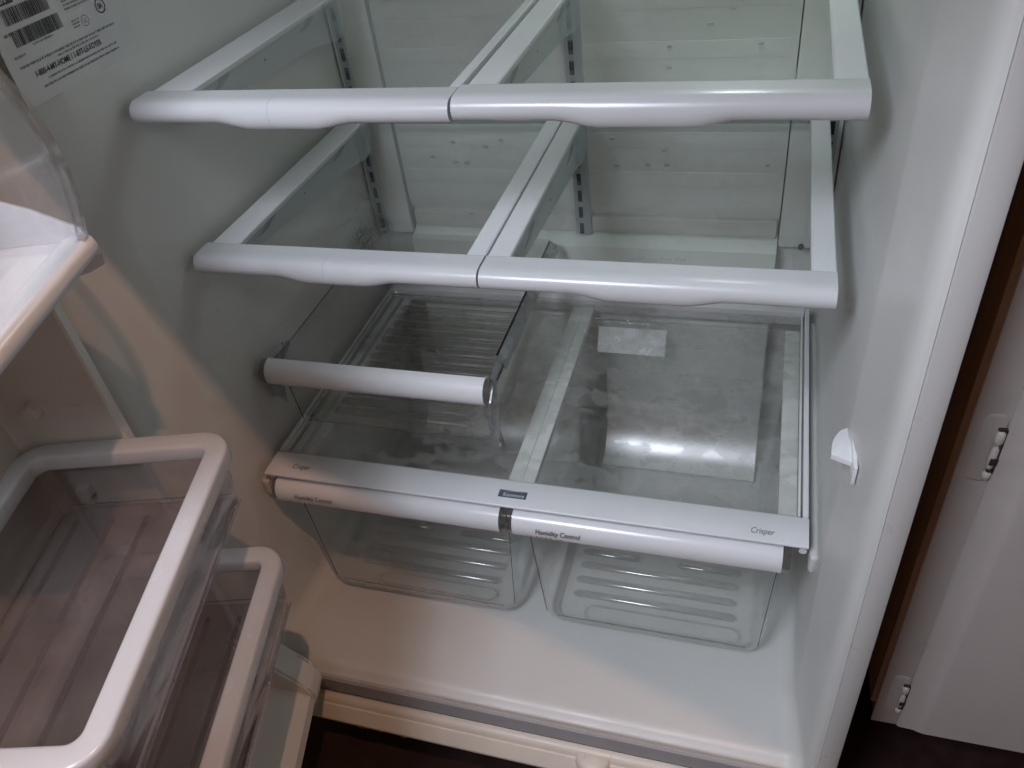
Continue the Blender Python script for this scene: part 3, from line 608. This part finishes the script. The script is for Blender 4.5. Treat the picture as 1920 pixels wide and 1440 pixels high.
bm = bmesh.new(); loft(bm, [[(0.040, y, z) for y, z in gp_], [(0.047, y+0.0015, z) for y, z in gp_], [(0.198, y+0.0015, z) for y, z in gp_]], closed=False)
from_bm('front_guard', bm, 'guard', T, 60, 0.0022)
eg = [(-0.095, 0.008)]+gp_+[(0.02, 0.150), (-0.095, 0.155)]
poly_prism('end_wall', eg, 'x', 0.0360, 0.0385, 'guard', T)
bm = bmesh.new(); loft(bm, [[(0.0335, y, z) for y, z in gp_], [(0.0335, y+0.0045, z) for y, z in gp_], [(0.0395, y+0.0045, z) for y, z in gp_], [(0.0395, y, z) for y, z in gp_], [(0.0335, y, z) for y, z in gp_]], closed=False)
from_bm('guard_edge', bm, 'cap', T, 40)
poly_prism('hanger', [(0.050, -0.016), (0.072, -0.010), (0.082, -0.006), (0.083, 0.002), (0.060, 0.000)], 'x', 0.0300, 0.0345, 'bin_front', T, 0.0006)

# ------------------------------------------------------------------ kitchen cabinet right of the refrigerator
KC = empty('kitchen_cabinet', (0.95, 0.2, -0.15)); tag(KC, 'painted white base cabinet with brown wooden side, right of the refrigerator', 'cabinet')
def PC(o): o.location = (-0.95, -0.2, 0.15); return o
PC(box('side_panel', 0.7600, 0.7720, -0.0500, 0.55, -0.0020, 0.78, 'wood', KC, 0.0006))
ff = PC(box('face_frame', 0.7655, 0.8060, -0.0545, -0.0503, -0.0370, 0.78, 'paint', KC, 0.0012))
PC(box('bottom_rail', 0.7680, 1.40, -0.0490, 0.53, -0.0340, -0.0045, 'wood', KC, 0.0006))
dp = [(0.7935, -0.0548), (0.7935, -0.0562), (0.7948, -0.0578), (0.7975, -0.0586), (0.8120, -0.0592), (0.8165, -0.0606), (0.8215, -0.0618), (0.8240, -0.0620), (1.34, -0.0620), (1.34, -0.0548)]
bm = bmesh.new(); loft(bm, [[(x, y, -0.0335) for x, y in dp], [(x, y, 0.74) for x, y in dp]], True, True)
cdoor = PC(from_bm('cabinet_door', bm, 'paint', KC, 25))
PC(box('counter', 0.745, 1.42, -0.085, 0.56, 0.781, 0.815, 'wood', KC, 0.004))
PC(box('plinth', 0.80, 1.40, 0.02, 0.53, -0.15, -0.0345, 'gasket', KC))
for zc in (0.432, 0.030):
    bm = bmesh.new(); loft(bm, [[(x, y, z) for x, z in rrect(0.7745+e, 0.7925, zc-0.040+e, zc+0.040-e, 0.006, 4)] for e, y in ((0.0, -0.0543), (0.0015, -0.0553), (0.0040, -0.0558))], False, True)
    hg = PC(from_bm('hinge', bm, 'paint', KC, 60))
    for za, zb, r in ((0.0085, 0.0235, 0.0040), (-0.0200, 0.0060, 0.0034), (-0.0330, -0.0240, 0.0038)):
        bm = bmesh.new(); loops = []
        for t, q in ((0, 0.55), (0.12, 0.9), (0.5, 1.0), (0.88, 0.92), (1, 0.5)):
            z = zc+za+(zb-za)*t
            loops.append([(0.7895+r*q*math.cos(2*math.pi*k/12), -0.0578+r*0.75*q*math.sin(2*math.pi*k/12), z) for k in range(12)])
        loft(bm, loops, True, True); from_bm('barrel', bm, 'lump', hg, 60)
    box('bare_metal', 0.7875, 0.7936, -0.0606, -0.0570, zc-0.0145, zc-0.0060, 'bare', hg, 0.001)
    box('bare_metal', 0.7862, 0.7936, -0.0590, -0.0560, zc+0.0240, zc+0.0268, 'bare', hg, 0.001)
    box('bare_metal', 0.7880, 0.7925, -0.0596, -0.0560, zc-0.0238, zc-0.0215, 'bare', hg, 0.0006)
    box('bare_metal', 0.7928, 0.7940, -0.0582, -0.0560, zc-0.026, zc+0.024, 'bare', hg, 0.0004)
